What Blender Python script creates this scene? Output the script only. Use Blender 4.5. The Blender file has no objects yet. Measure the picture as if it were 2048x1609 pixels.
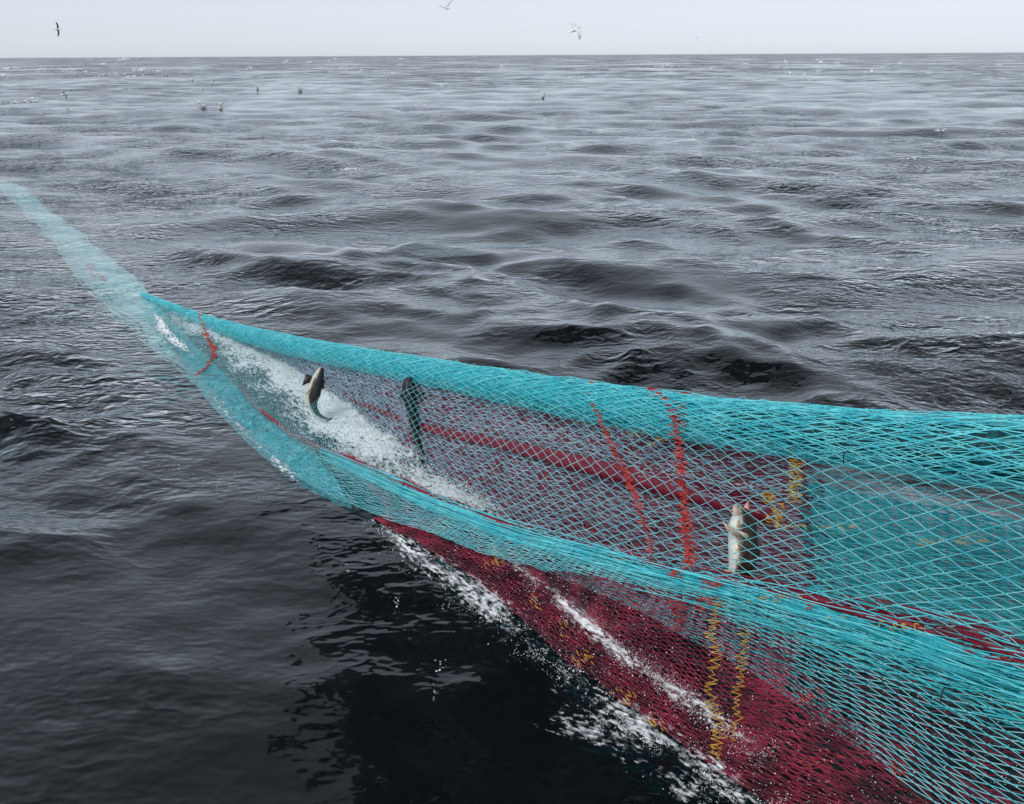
import bpy, math, random
import numpy as np

# ------------------------------------------------------------------ camera, sky, sun
SC = bpy.context.scene
COL = SC.collection
rng = np.random.default_rng(7)
random.seed(7)

F = 1900.0                       # focal length in photograph pixels (2048 wide)
CAM_H = 4.0
PITCH = math.atan(695.0 / F)
ROLL = 11.0 / 2048.0
f_ = np.array([0, math.cos(PITCH), -math.sin(PITCH)])
up0 = np.array([0, math.sin(PITCH), math.cos(PITCH)])
ri0 = np.array([1.0, 0, 0])
RI = ri0 * math.cos(ROLL) - up0 * math.sin(ROLL)
UP = up0 * math.cos(ROLL) + ri0 * math.sin(ROLL)
CAM = np.array([0, 0, CAM_H])

cam_d = bpy.data.cameras.new('camera')
cam = bpy.data.objects.new('camera', cam_d)
COL.objects.link(cam)
from mathutils import Matrix, Vector
cam.matrix_world = Matrix([[RI[0], UP[0], -f_[0], CAM[0]], [RI[1], UP[1], -f_[1], CAM[1]],
                           [RI[2], UP[2], -f_[2], CAM[2]], [0, 0, 0, 1]])
cam_d.sensor_fit = 'HORIZONTAL'
cam_d.angle = 2 * math.atan(1024.0 / F)
cam_d.clip_start = 0.05
cam_d.clip_end = 30000
SC.camera = cam

SUN_EL, SUN_AZ = math.radians(52), math.radians(215)   # high, behind and to the left, through cloud
world = bpy.data.worlds.new('World')
SC.world = world
world.use_nodes = True
wn, wl = world.node_tree.nodes, world.node_tree.links
wn.clear()
sky = wn.new('ShaderNodeTexSky')
sky.sky_type = 'NISHITA'
sky.sun_disc = False
sky.sun_elevation = SUN_EL
sky.sun_rotation = SUN_AZ
sky.air_density = 1.0
sky.dust_density = 0.4
hs = wn.new('ShaderNodeHueSaturation')
hs.inputs['Saturation'].default_value = 0.16
cool = wn.new('ShaderNodeMixRGB'); cool.blend_type = 'MULTIPLY'; cool.inputs[0].default_value = 1.0
cool.inputs[2].default_value = (0.91, 0.965, 1.08, 1)
tint = wn.new('ShaderNodeMixRGB'); tint.blend_type = 'MIX'; tint.inputs[0].default_value = 0.44
# closed grey cloud cover, growing brighter from the horizon up as an overcast sky does
wtc = wn.new('ShaderNodeTexCoord'); wsep = wn.new('ShaderNodeSeparateXYZ')
wcl = wn.new('ShaderNodeMath'); wcl.operation = 'MAXIMUM'; wcl.inputs[1].default_value = 0.0
wma = wn.new('ShaderNodeMath'); wma.operation = 'MULTIPLY_ADD'; wma.inputs[1].default_value = 0.35; wma.inputs[2].default_value = 1.0
wvm = wn.new('ShaderNodeVectorMath'); wvm.operation = 'SCALE'; wvm.inputs[0].default_value = (6.30, 6.78, 7.45)
wl.new(wtc.outputs['Generated'], wsep.inputs[0]); wl.new(wsep.outputs['Z'], wcl.inputs[0]); wl.new(wcl.outputs[0], wma.inputs[0])
wl.new(wma.outputs[0], wvm.inputs['Scale']); wl.new(wvm.outputs[0], tint.inputs[2])
bg = wn.new('ShaderNodeBackground')
bg.inputs['Strength'].default_value = 0.115
wo = wn.new('ShaderNodeOutputWorld')
wl.new(sky.outputs[0], hs.inputs['Color'])
wl.new(hs.outputs[0], cool.inputs[1])
wl.new(cool.outputs[0], tint.inputs[1])
wl.new(tint.outputs[0], bg.inputs['Color'])
wl.new(bg.outputs[0], wo.inputs['Surface'])

sun_d = bpy.data.lights.new('sun', 'SUN')
sun_d.energy = 1.5
sun_d.angle = math.radians(18)
sun_d.color = (1.0, 0.975, 0.94)
sun = bpy.data.objects.new('sun', sun_d)
COL.objects.link(sun)
sdir = Vector((math.sin(SUN_AZ) * math.cos(SUN_EL), math.cos(SUN_AZ) * math.cos(SUN_EL), math.sin(SUN_EL)))
sun.rotation_euler = sdir.to_track_quat('Z', 'Y').to_euler()

SC.view_settings.view_transform = 'Standard'
SC.view_settings.look = 'None'
SC.view_settings.exposure = 0.0
SC.view_settings.gamma = 1.0
SC.view_settings.use_curve_mapping = False
SC.render.engine = 'CYCLES'
SC.cycles.max_bounces = 8
SC.cycles.diffuse_bounces = 2
SC.cycles.glossy_bounces = 3
SC.cycles.transparent_max_bounces = 24
SC.cycles.use_denoising = True
SC.cycles.sample_clamp_indirect = 4.0

# ------------------------------------------------------------------ helpers
def ray(px, py):
    return f_ * F + RI * (px - 1024.0) + UP * (804.5 - py)

def PZ(px, py, z=0.0):
    """world point seen in that direction at height z above the water"""
    d = ray(px, py)
    t = (z - CAM_H) / d[2]
    return CAM + d * t

def PD(px, py, dist):
    """world point seen in that direction at a distance along the lens axis"""
    return CAM + ray(px, py) * (dist / F)

def project(P):
    q = np.asarray(P) - CAM
    w = q @ f_
    return 1024 + F * (q @ RI) / w, 804.5 - F * (q @ UP) / w, w

def hermite(Y, x):
    """Catmull-Rom along the first axis of Y [m, ...], x array of shape matching trailing use"""
    m = Y.shape[0]
    x = np.clip(np.asarray(x, float), 0, m - 1 - 1e-9)
    i = np.floor(x).astype(int)
    t = x - i
    S = np.empty_like(Y)
    S[1:-1] = (Y[2:] - Y[:-2]) * 0.5
    S[0] = Y[1] - Y[0]
    S[-1] = Y[-1] - Y[-2]
    return i, t, S

def curve_eval(Y, x):
    i, t, S = hermite(Y, x)
    t = t[..., None]
    h00 = 2*t**3 - 3*t**2 + 1; h10 = t**3 - 2*t**2 + t; h01 = -2*t**3 + 3*t**2; h11 = t**3 - t**2
    return h00 * Y[i] + h10 * S[i] + h01 * Y[i+1] + h11 * S[i+1]

def lin(tab, u):
    a = np.array(tab, float)
    return np.interp(u, a[:, 0], a[:, 1])

class Sheet:
    """a hanging sheet spanned by control curves; u runs along the net, v across it"""
    def __init__(self, ctrl):
        self.ctrl = [np.asarray(c, float) for c in ctrl]
        self.m = len(ctrl)
    def __call__(self, u, v):
        u = np.asarray(u, float); v = np.asarray(v, float)
        u, v = np.broadcast_arrays(u, v)
        C = np.stack([curve_eval(c, u) for c in self.ctrl])      # m, ..., 3
        S = np.empty_like(C)
        S[1:-1] = (C[2:] - C[:-2]) * 0.5
        S[0] = C[1] - C[0]; S[-1] = C[-1] - C[-2]
        v = np.clip(v, 0, self.m - 1 - 1e-9)
        i = np.floor(v).astype(int); t = (v - i)[..., None]
        idx = i[None, ..., None]
        def g(A, k):
            return np.take_along_axis(A, np.broadcast_to(idx + k, (1,) + A.shape[1:]), 0)[0]
        h00 = 2*t**3 - 3*t**2 + 1; h10 = t**3 - 2*t**2 + t; h01 = -2*t**3 + 3*t**2; h11 = t**3 - t**2
        return h00 * g(C, 0) + h10 * g(S, 0) + h01 * g(C, 1) + h11 * g(S, 1)
    def find(self, px, py, ur=(0, 9), vr=None):
        vr = vr or (0, self.m - 1)
        key = (ur, vr)
        if getattr(self, 'ck', None) != key:
            U, V = np.meshgrid(np.linspace(*ur, 300), np.linspace(*vr, 130), indexing='ij')
            self.ck, self.cache = key, (U, V) + tuple(project(self(U, V)))
        U, V, x, y, w = self.cache
        k = np.argmin((x - px)**2 + (y - py)**2)
        return U.flat[k], V.flat[k]

def build(name, verts, faces, mat, parent=None, smooth=True):
    me = bpy.data.meshes.new(name)
    verts = np.asarray(verts, np.float32).reshape(-1, 3)
    me.vertices.add(len(verts))
    me.vertices.foreach_set('co', verts.ravel())
    faces = [np.asarray(f, np.int32) for f in (faces if isinstance(faces, list) else [faces])]
    nl = sum(f.size for f in faces); nf = sum(len(f) for f in faces)
    me.loops.add(nl); me.polygons.add(nf)
    me.loops.foreach_set('vertex_index', np.concatenate([f.ravel() for f in faces]))
    tot = np.concatenate([np.full(len(f), f.shape[1], np.int32) for f in faces])
    me.polygons.foreach_set('loop_start', np.concatenate([[0], np.cumsum(tot)[:-1]]).astype(np.int32))
    me.polygons.foreach_set('loop_total', tot)
    me.polygons.foreach_set('use_smooth', np.full(nf, smooth))
    me.update(calc_edges=True)
    for m in (mat if isinstance(mat, (list, tuple)) else [mat]):
        me.materials.append(m)
    o = bpy.data.objects.new(name, me)
    COL.objects.link(o)
    if parent: o.parent = parent
    return o

def tag(o, label=None, cat=None, group=None, kind=None):
    if label: o['label'] = label
    if cat: o['category'] = cat
    if group: o['group'] = group
    if kind: o['kind'] = kind
    return o

def empty(name, loc):
    o = bpy.data.objects.new(name, None)
    o.location = Vector(loc); o.empty_display_size = 0.2
    COL.objects.link(o)
    return o

def bars(A, B, r, sides=3):
    """prisms from A to B, radius r (scalar or per bar)"""
    A = np.asarray(A, float); B = np.asarray(B, float)
    n = len(A)
    d = B - A
    L = np.linalg.norm(d, axis=1, keepdims=True); d = d / np.maximum(L, 1e-9)
    ref = np.where(np.abs(d[:, 2:3]) > 0.9, np.array([[1.0, 0, 0]]), np.array([[0, 0, 1.0]]))
    p = np.cross(d, ref); p /= np.maximum(np.linalg.norm(p, axis=1, keepdims=True), 1e-9)
    q = np.cross(d, p)
    r = np.broadcast_to(np.asarray(r, float), (n,))[:, None]
    V = np.empty((n, 2 * sides, 3))
    for s in range(sides):
        a = 2 * math.pi * s / sides + 0.5
        off = (p * math.cos(a) + q * math.sin(a)) * r
        V[:, s] = A + off
        V[:, sides + s] = B + off
    base = (np.arange(n) * 2 * sides)[:, None]
    Fq = np.concatenate([np.concatenate([base + s, base + (s+1) % sides, base + sides + (s+1) % sides, base + sides + s], 1)
                         for s in range(sides)])
    return V.reshape(-1, 3), Fq

def octas(P, r, squash=1.0):
    """little irregular eight-faced lumps"""
    P = np.asarray(P, float); n = len(P)
    D = np.array([[1,0,0],[-1,0,0],[0,1,0],[0,-1,0],[0,0,1],[0,0,-1]], float)
    r = np.broadcast_to(np.asarray(r, float), (n,))
    a = rng.normal(size=(n, 3)); a /= np.linalg.norm(a, axis=1, keepdims=True)
    b = np.cross(a, rng.normal(size=(n, 3))); b /= np.linalg.norm(b, axis=1, keepdims=True)
    c = np.cross(a, b)
    R = np.stack([a, b, c], 1)
    V = np.einsum('kj,njc->nkc', D, R) * r[:, None, None] * rng.uniform(0.6, 1.35, (n, 6, 1))
    V[:, :, 2] *= squash
    V += P[:, None, :]
    T = np.array([[0,2,4],[2,1,4],[1,3,4],[3,0,4],[2,0,5],[1,2,5],[3,1,5],[0,3,5]])
    Fc = (np.arange(n) * 6)[:, None, None] + T[None]
    return V.reshape(-1, 3), Fc.reshape(-1, 3)

def join(parts):
    vs, fs, k = [], [], 0
    for v, f in parts:
        vs.append(v); fs.append(f + k); k += len(v)
    return np.concatenate(vs), np.concatenate(fs)

def vnoise(P, scale, seed=0):
    """cheap smooth noise, about -1..1"""
    r = np.random.default_rng(seed)
    out = np.zeros(P.shape[:-1])
    for k in range(7):
        d = r.normal(size=P.shape[-1]); d /= np.linalg.norm(d)
        out += np.sin(P @ d * scale * r.uniform(0.6, 1.9) * 2 * math.pi + r.uniform(0, 6.28))
    return out / 3.2

# ------------------------------------------------------------------ materials
def mat_new(name):
    m = bpy.data.materials.new(name); m.use_nodes = True
    nt = m.node_tree; nt.nodes.clear()
    return m, nt.nodes, nt.links

def twine(name, c1, c2, scale=6.0, rough=0.42, c3=None, spec=0.5):
    """wet twine: two dye tones drifting along the strands"""
    m, n, l = mat_new(name)
    out = n.new('ShaderNodeOutputMaterial'); b = n.new('ShaderNodeBsdfPrincipled')
    tc = n.new('ShaderNodeTexCoord'); nz = n.new('ShaderNodeTexNoise')
    nz.inputs['Scale'].default_value = scale; nz.inputs['Detail'].default_value = 4
    rp = n.new('ShaderNodeValToRGB')
    rp.color_ramp.elements[0].position = 0.35; rp.color_ramp.elements[0].color = (*c1, 1)
    rp.color_ramp.elements[1].position = 0.65; rp.color_ramp.elements[1].color = (*c2, 1)
    if c3:
        e = rp.color_ramp.elements.new(0.78); e.color = (*c3, 1)
    l.new(tc.outputs['Object'], nz.inputs['Vector']); l.new(nz.outputs['Fac'], rp.inputs['Fac'])
    l.new(rp.outputs['Color'], b.inputs['Base Color'])
    b.inputs['Roughness'].default_value = rough
    b.inputs['Specular IOR Level'].default_value = spec
    l.new(b.outputs[0], out.inputs['Surface'])
    return m

def plain(name, c, rough=0.5, noise=0.25, scale=20.0, spec=0.5):
    c = np.array(c)
    return twine(name, tuple(c * (1 - noise)), tuple(np.minimum(c * (1 + noise), 0.95)), scale, rough, spec=spec)

M_CYAN = twine('cyan_twine', (0.055, 0.60, 0.71), (0.20, 0.82, 0.87), 9.0)
M_FRONT = twine('pale_cyan_twine', (0.10, 0.57, 0.65), (0.30, 0.78, 0.82), 7.0)
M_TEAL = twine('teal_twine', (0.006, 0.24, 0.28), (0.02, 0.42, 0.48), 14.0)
M_BLUE = twine('pale_blue_twine', (0.24, 0.44, 0.60), (0.52, 0.66, 0.80), 8.0)
M_MAROON = twine('maroon_twine', (0.13, 0.007, 0.022), (0.30, 0.020, 0.055), 10.0)
M_CRIM = twine('crimson_twine', (0.07, 0.005, 0.015), (0.36, 0.026, 0.068), 4.5, 0.28)
M_STRIP = twine('maroon_webbing', (0.15, 0.006, 0.020), (0.24, 0.012, 0.034), 30.0)
M_RED = twine('red_twine', (0.40, 0.022, 0.018), (0.58, 0.05, 0.03), 12.0)
M_YEL = twine('yellow_twine', (0.55, 0.28, 0.02), (0.75, 0.46, 0.05), 12.0)
M_WET = twine('wet_teal_webbing', (0.004, 0.11, 0.14), (0.04, 0.34, 0.40), 16.0, 0.3, (0.30, 0.56, 0.60))
M_TEALB = twine('bright_teal_twine', (0.012, 0.40, 0.44), (0.06, 0.62, 0.66), 6.0)
M_DARK = plain('dark_twine', (0.012, 0.02, 0.022), 0.5)
M_PALE = twine('submerged_cyan_webbing', (0.16, 0.52, 0.55), (0.42, 0.80, 0.80), 1.6, 0.8)

def foam_mat():
    m, n, l = mat_new('sea_foam')
    out = n.new('ShaderNodeOutputMaterial'); b = n.new('ShaderNodeBsdfPrincipled')
    b.inputs['Base Color'].default_value = (0.93, 0.94, 0.95, 1)
    b.inputs['Roughness'].default_value = 0.55
    l.new(b.outputs[0], out.inputs['Surface'])
    return m
M_FOAM = foam_mat()

def water_mat():
    m, n, l = mat_new('sea_water')
    out = n.new('ShaderNodeOutputMaterial')
    geo = n.new('ShaderNodeNewGeometry')
    EPS = 0.02
    def math_(op, a, b=None, c=None):
        k = n.new('ShaderNodeMath'); k.operation = op
        for i, x in enumerate((a, b, c)):
            if x is None: continue
            if isinstance(x, (int, float)): k.inputs[i].default_value = x
            else: l.new(x, k.inputs[i])
        return k.outputs[0]
    def vmath(op, a, b=None):
        k = n.new('ShaderNodeVectorMath'); k.operation = op
        for i, x in enumerate((a, b)):
            if x is None: continue
            if isinstance(x, tuple): k.inputs[i].default_value = x
            else: l.new(x, k.inputs[i])
        return k
    def layer(scale, detail, amp, stretch, rot, rough=0.55, ridged=False):
        """slope of a ripple height field, by finite differences"""
        hs_ = []
        for off in ((0, 0, 0), (EPS, 0, 0), (0, EPS, 0)):
            p = vmath('ADD', geo.outputs['Position'], off).outputs[0]
            mp = n.new('ShaderNodeMapping')
            mp.inputs['Rotation'].default_value = (0, 0, rot)
            mp.inputs['Scale'].default_value = (stretch, 1, 0)
            l.new(p, mp.inputs['Vector'])
            t = n.new('ShaderNodeTexNoise')
            t.inputs['Scale'].default_value = scale; t.inputs['Detail'].default_value = detail
            t.inputs['Roughness'].default_value = rough
            l.new(mp.outputs[0], t.inputs['Vector'])
            hs_.append(math_('MULTIPLY', math_('ABSOLUTE', math_('SUBTRACT', t.outputs['Fac'], 0.5)), -2.0) if ridged else t.outputs['Fac'])
        sx = math_('MULTIPLY', math_('SUBTRACT', hs_[1], hs_[0]), amp / EPS)
        sy = math_('MULTIPLY', math_('SUBTRACT', hs_[2], hs_[0]), amp / EPS)
        return sx, sy
    # wind patches: gusts roughen some areas more than others
    gust = n.new('ShaderNodeTexNoise'); gust.inputs['Scale'].default_value = 0.22; gust.inputs['Detail'].default_value = 2
    l.new(geo.outputs['Position'], gust.inputs['Vector'])
    gr = n.new('ShaderNodeMapRange'); gr.inputs['From Min'].default_value = 0.35; gr.inputs['From Max'].default_value = 0.65
    gr.inputs['To Min'].default_value = 0.2; gr.inputs['To Max'].default_value = 1.5
    l.new(gust.outputs['Fac'], gr.inputs['Value'])
    # open water is rougher than the lee beside the boat and its net
    ln = vmath('LENGTH', geo.outputs['Position']).outputs['Value']
    lee = n.new('ShaderNodeMapRange'); lee.interpolation_type = 'SMOOTHSTEP'
    lee.inputs['From Min'].default_value = 5.0; lee.inputs['From Max'].default_value = 13.0
    lee.inputs['To Min'].default_value = 0.28; lee.inputs['To Max'].default_value = 1.0
    l.new(ln, lee.inputs['Value'])
    gust2 = n.new('ShaderNodeTexNoise'); gust2.inputs['Scale'].default_value = 0.035; gust2.inputs['Detail'].default_value = 3
    mp2 = n.new('ShaderNodeMapping'); mp2.inputs['Scale'].default_value = (1.0, 0.55, 0); mp2.inputs['Rotation'].default_value = (0, 0, 0.3)
    l.new(geo.outputs['Position'], mp2.inputs['Vector']); l.new(mp2.outputs[0], gust2.inputs['Vector'])
    gr2 = n.new('ShaderNodeMapRange'); gr2.inputs['From Min'].default_value = 0.36; gr2.inputs['From Max'].default_value = 0.64
    gr2.inputs['To Min'].default_value = 0.25; gr2.inputs['To Max'].default_value = 1.6
    l.new(gust2.outputs['Fac'], gr2.inputs['Value'])
    tuft = n.new('ShaderNodeTexNoise'); tuft.inputs['Scale'].default_value = 0.75; tuft.inputs['Detail'].default_value = 2
    mp3 = n.new('ShaderNodeMapping'); mp3.inputs['Scale'].default_value = (0.5, 1.2, 0); mp3.inputs['Rotation'].default_value = (0, 0, -0.15)
    l.new(geo.outputs['Position'], mp3.inputs['Vector']); l.new(mp3.outputs[0], tuft.inputs['Vector'])
    gr3 = n.new('ShaderNodeMapRange'); gr3.inputs['From Min'].default_value = 0.42; gr3.inputs['From Max'].default_value = 0.68
    gr3.inputs['To Min'].default_value = 0.7; gr3.inputs['To Max'].default_value = 1.4
    l.new(tuft.outputs['Fac'], gr3.inputs['Value'])
    k = math_('MULTIPLY', math_('MULTIPLY', math_('MULTIPLY', gr.outputs[0], gr2.outputs[0]), lee.outputs[0]), gr3.outputs[0])
    far = n.new('ShaderNodeMapRange'); far.interpolation_type = 'SMOOTHSTEP'
    far.inputs['From Min'].default_value = 60.0; far.inputs['From Max'].default_value = 260.0
    l.new(ln, far.inputs['Value'])
    a = layer(2.4, 3, 0.105, 0.6, 0.25, 0.6, True)
    b = layer(11.0, 2, 0.016, 0.65, -0.2)
    c = layer(0.20, 2, 3.4, 0.55, 0.1)
    sx = math_('ADD', math_('MULTIPLY', math_('ADD', a[0], b[0]), k), math_('MULTIPLY', math_('MULTIPLY', c[0], far.outputs[0]), gr2.outputs[0]))
    sy = math_('ADD', math_('MULTIPLY', math_('ADD', a[1], b[1]), k), math_('MULTIPLY', math_('MULTIPLY', c[1], far.outputs[0]), gr2.outputs[0]))
    cb = n.new('ShaderNodeCombineXYZ')
    l.new(math_('MULTIPLY', sx, -1.0), cb.inputs[0]); l.new(math_('MULTIPLY', sy, -1.0), cb.inputs[1])
    nn = vmath('NORMALIZE', vmath('ADD', geo.outputs['Normal'], cb.outputs[0]).outputs[0]).outputs[0]
    cosv = math_('ABSOLUTE', vmath('DOT_PRODUCT', nn, geo.outputs['Incoming']).outputs['Value'])
    fres = math_('ADD', math_('MULTIPLY', math_('POWER', math_('SUBTRACT', 1.0, cosv), 3.45), 0.98), 0.006)
    gl = n.new('ShaderNodeBsdfGlossy'); gl.inputs['Roughness'].default_value = 0.045
    gl.inputs['Color'].default_value = (0.93, 0.975, 1, 1)
    l.new(nn, gl.inputs['Normal'])
    tr = n.new('ShaderNodeBsdfTransparent'); tr.inputs['Color'].default_value = (0.90, 0.95, 0.96, 1)
    df = n.new('ShaderNodeBsdfDiffuse'); df.inputs['Color'].default_value = (0.006, 0.011, 0.014, 1)
    body = n.new('ShaderNodeMixShader'); body.inputs[0].default_value = 0.12
    l.new(tr.outputs[0], body.inputs[1]); l.new(df.outputs[0], body.inputs[2])
    mx = n.new('ShaderNodeMixShader')
    l.new(fres, mx.inputs[0]); l.new(body.outputs[0], mx.inputs[1]); l.new(gl.outputs[0], mx.inputs[2])
    l.new(mx.outputs[0], out.inputs['Surface'])
    return m
M_WATER = water_mat()

# ------------------------------------------------------------------ the net's guide curves (photograph direction, height above water)
R_ = [(285, 586, .03), (420, 634, .20), (560, 668, .48), (760, 703, .86), (1000, 739, 1.22), (1250, 774, 1.52),
      (1500, 802, 1.78), (1800, 824, 2.02), (2060, 836, 2.18), (2350, 852, 2.34)]
L_ = [(300, 604, .02), (440, 735, .07), (560, 850, .12), (700, 918, .18), (960, 1030, .34), (1230, 1108, .56),
      (1490, 1165, .80), (1800, 1240, 1.02), (2060, 1305, 1.20), (2350, 1375, 1.35)]
H_ = [(305, 618, .01), (385, 755, .0), (500, 880, .0), (645, 985, .02), (905, 1082, .09), (1180, 1180, .16),
      (1470, 1330, .20), (1800, 1560, .22), (2080, 1740, .24), (2400, 1900, .3)]
B_ = [(292, 596, .0), (445, 662, .0), (585, 738, .0), (775, 872, .0), (1010, 1030, .0), (1270, 1135, .0),
      (1530, 1210, .0), (1840, 1300, .0), (2090, 1370, .0), (2390, 1450, .0)]
F_ = [(306, 620, .0), (388, 757, .0), (520, 890, .0), (800, 1040, .02), (985, 1108, .03), (1190, 1268, .03),
      (1400, 1420, .03), (1700, 1590, .03), (2000, 1760, .03), (2350, 1950, .03)]
O_ = [(300, 622, -.04), (380, 762, -.04), (500, 895, -.04), (770, 1052, .0), (945, 1160, .01), (1120, 1310, .01),
      (1335, 1470, .01), (1600, 1650, .01), (1900, 1850, .01), (2250, 2050, .01)]
cv = lambda t: np.array([PZ(*p) for p in t])
R, L, H, B, FW, O = map(cv, (R_, L_, H_, B_, F_, O_))
US = np.arange(10)

# ------------------------------------------------------------------ sea surface
NW = 124
w_lam = np.exp(rng.uniform(math.log(0.42), math.log(10.0), NW))
w_lam[:7] = rng.uniform(11, 26, 7)
w_dir = math.radians(-97) + rng.normal(0, 0.62, NW) * np.where(w_lam > 5, 0.6, 1.0)
w_k = 2 * math.pi / w_lam
w_s = np.where(w_lam > 10.5, 0.014, np.where(w_lam > 3.5, 0.020, 0.027)) * rng.uniform(0.4, 1.6, NW)
w_a = w_s / w_k
w_ph = rng.uniform(0, 6.283, NW)
net_axis = np.concatenate([np.array([PZ(-40, 345), PZ(100, 445), PZ(220, 560)])[:, :2], (R + H)[:, :2] * 0.5])

def damp(x, y):
    r = np.hypot(x, y)
    t = np.clip((r - 5.0) / 8.0, 0, 1)
    m = 0.30 + 0.70 * t * t * (3 - 2 * t)
    d2 = np.full(x.shape, 1e9)
    for i in range(len(net_axis) - 1):
        a, b = net_axis[i], net_axis[i + 1]
        ab = b - a
        tt = np.clip(((x - a[0]) * ab[0] + (y - a[1]) * ab[1]) / (ab @ ab), 0, 1)
        d2 = np.minimum(d2, (x - a[0] - tt * ab[0])**2 + (y - a[1] - tt * ab[1])**2)
    d = np.sqrt(d2)
    q = np.clip((d - 0.5) / 2.2, 0, 1)
    return m * (0.12 + 0.88 * q * q * (3 - 2 * q))

def sea(x, y, spacing=None, disp=True):
    z = np.zeros_like(x); dx = np.zeros_like(x); dy = np.zeros_like(x)
    env = np.clip(0.9 + 0.7 * vnoise(np.stack([x * .6, y], -1), .10, 61) * 1.0 + .5 * vnoise(np.stack([x * .6, y], -1), .27, 62), .12, 2.3)
    for k, a, th, ph, lam in zip(w_k, w_a, w_dir, w_ph, w_lam):
        c, s = math.cos(th), math.sin(th)
        p = k * (c * x + s * y) + ph
        f = a if spacing is None else a * np.clip((lam / spacing - 2.2) / 2.0, 0, 1)
        if lam < 3.0: f = f * env            # short waves come in groups
        z += f * np.cos(p)
        if disp:
            sn = np.sin(p) * f
            dx -= c * sn; dy -= s * sn
    m = damp(x, y)
    return z * m, dx * m * 0.7, dy * m * 0.7

def make_sea():
    dense = np.linspace(math.radians(90 - 40), math.radians(90 + 40), 560)
    rest = np.linspace(math.radians(90 + 40), math.radians(450 - 40), 90)[1:-1]
    az = np.concatenate([dense, rest])
    rr = 1.6 * np.exp(np.linspace(0, math.log(16000 / 1.6), 900))
    A, Rr = np.meshgrid(az, rr)
    x = Rr * np.cos(A); y = Rr * np.sin(A)
    z, dx, dy = sea(x, y, np.maximum(Rr * 0.0104, 0.02))
    V = np.stack([x + dx, y + dy, z], -1)
    n, k = V.shape[:2]
    idx = np.arange(n * k).reshape(n, k)
    i1 = np.roll(idx, -1, axis=1)
    q = np.stack([idx[:-1], idx[1:], i1[1:], i1[:-1]], -1).reshape(-1, 4)
    # winding so that normals point up
    q = q[:, ::1]
    V = V.reshape(-1, 3)
    V = np.concatenate([V, [[0, 0, 0]]])
    c = len(V) - 1
    cap = np.stack([idx[0], i1[0], np.full(k, c)], -1)
    return tag(build('sea', V, [q, cap], M_WATER), kind='structure')
make_sea()
M_DEEP = plain('deep_water', (0.004, 0.006, 0.007), 0.9, 0.1, spec=0.0)
bd = build('seabed', [(-16000, -16000, -9), (16000, -16000, -9), (16000, 16000, -9), (-16000, 16000, -9)], np.array([[0, 1, 2, 3]]), M_DEEP)
tag(bd, kind='structure')

# ------------------------------------------------------------------ the net
NET = empty('fishing_net', (B[4][0], B[4][1], 0))
NET.location = (0, 0, 0)
tag(NET, 'long cyan and maroon fishing net hauled up out of the dark sea', 'net')

def u_steps(sheet, cell, u0=0.0, u1=9.0, v=1.0):
    """u values so that steps along the sheet have the wanted cell length"""
    uu = np.linspace(u0, u1, 1500)
    P = sheet(uu, np.full_like(uu, v))
    ds = np.linalg.norm(np.diff(P, axis=0), axis=1)
    c = lin(cell, 0.5 * (uu[1:] + uu[:-1])) if not np.isscalar(cell) else np.full(len(ds), cell)
    n = np.concatenate([[0], np.cumsum(ds / c)])
    return np.interp(np.arange(int(n[-1]) + 1), n, uu)

def net_knots(sheet, us, vmap, rows, jit=0.0, shift=0.0, ujit=0.0):
    k = np.arange(rows)
    U = np.repeat(us[:, None], rows, 1)
    if ujit: U = U + rng.normal(0, ujit, U.shape)
    V = vmap(us[:, None], k[None, :] + shift)
    P = sheet(np.clip(U, 0, 9), V)
    if jit:
        P = P + rng.normal(0, 1, P.shape) * jit
    return P

def net_bars(P, r, keep=None, phase=0):
    nu, nv = P.shape[:2]
    I, K = np.meshgrid(np.arange(nu - 1), np.arange(nv), indexing='ij')
    ev = (I + K + phase) % 2 == 0
    A, Bq = [], []
    for s in (1, -1):
        ok = ev & (K + s >= 0) & (K + s < nv)
        if keep is not None:
            ok &= keep[I, K]
        i, k = I[ok], K[ok]
        A.append(P[i, k]); Bq.append(P[i + 1, k + s])
    return bars(np.concatenate(A), np.concatenate(Bq), r)

# --- roll of gathered netting along the top
e_h = R.copy(); e_h[:, 2] = 0
e_h /= np.linalg.norm(e_h, axis=1, keepdims=True)
rho = lin([(0, .045), (1, .10), (2, .125), (3, .135), (4, .15), (5, .165), (6, .165), (7, .18), (8, .20), (9, .22)], US)[:, None]
ROLLC = R - (e_h * 0.34 * -1.0 * -1.0 + np.array([[0, 0, 0.94]])) * rho
T_ = np.gradient(ROLLC, axis=0); T_ /= np.linalg.norm(T_, axis=1, keepdims=True)
S1 = np.cross(T_, np.array([[0, 0, 1.0]])); S1 /= np.linalg.norm(S1, axis=1, keepdims=True)   # sideways
S2 = np.cross(S1, T_)

class Tube:
    def __init__(self, C, rad, squash=1.0):
        self.C, self.rad, self.sq = C, rad, squash
    def __call__(self, u, v):
        """v in turns"""
        u, v = np.broadcast_arrays(np.asarray(u, float), np.asarray(v, float))
        c = curve_eval(self.C, u); a = curve_eval(S1, u); b = curve_eval(S2, u)
        r = curve_eval(self.rad, u)
        lump = 1 + 0.02 * np.sin(u * 9.0 + 3 * np.sin(v * 6.28)) + 0.01 * np.sin(u * 23 + v * 12.6)
        an = v * 2 * math.pi
        return c + (a * np.cos(an)[..., None] + b * np.sin(an)[..., None] * self.sq) * r * lump[..., None]

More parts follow.
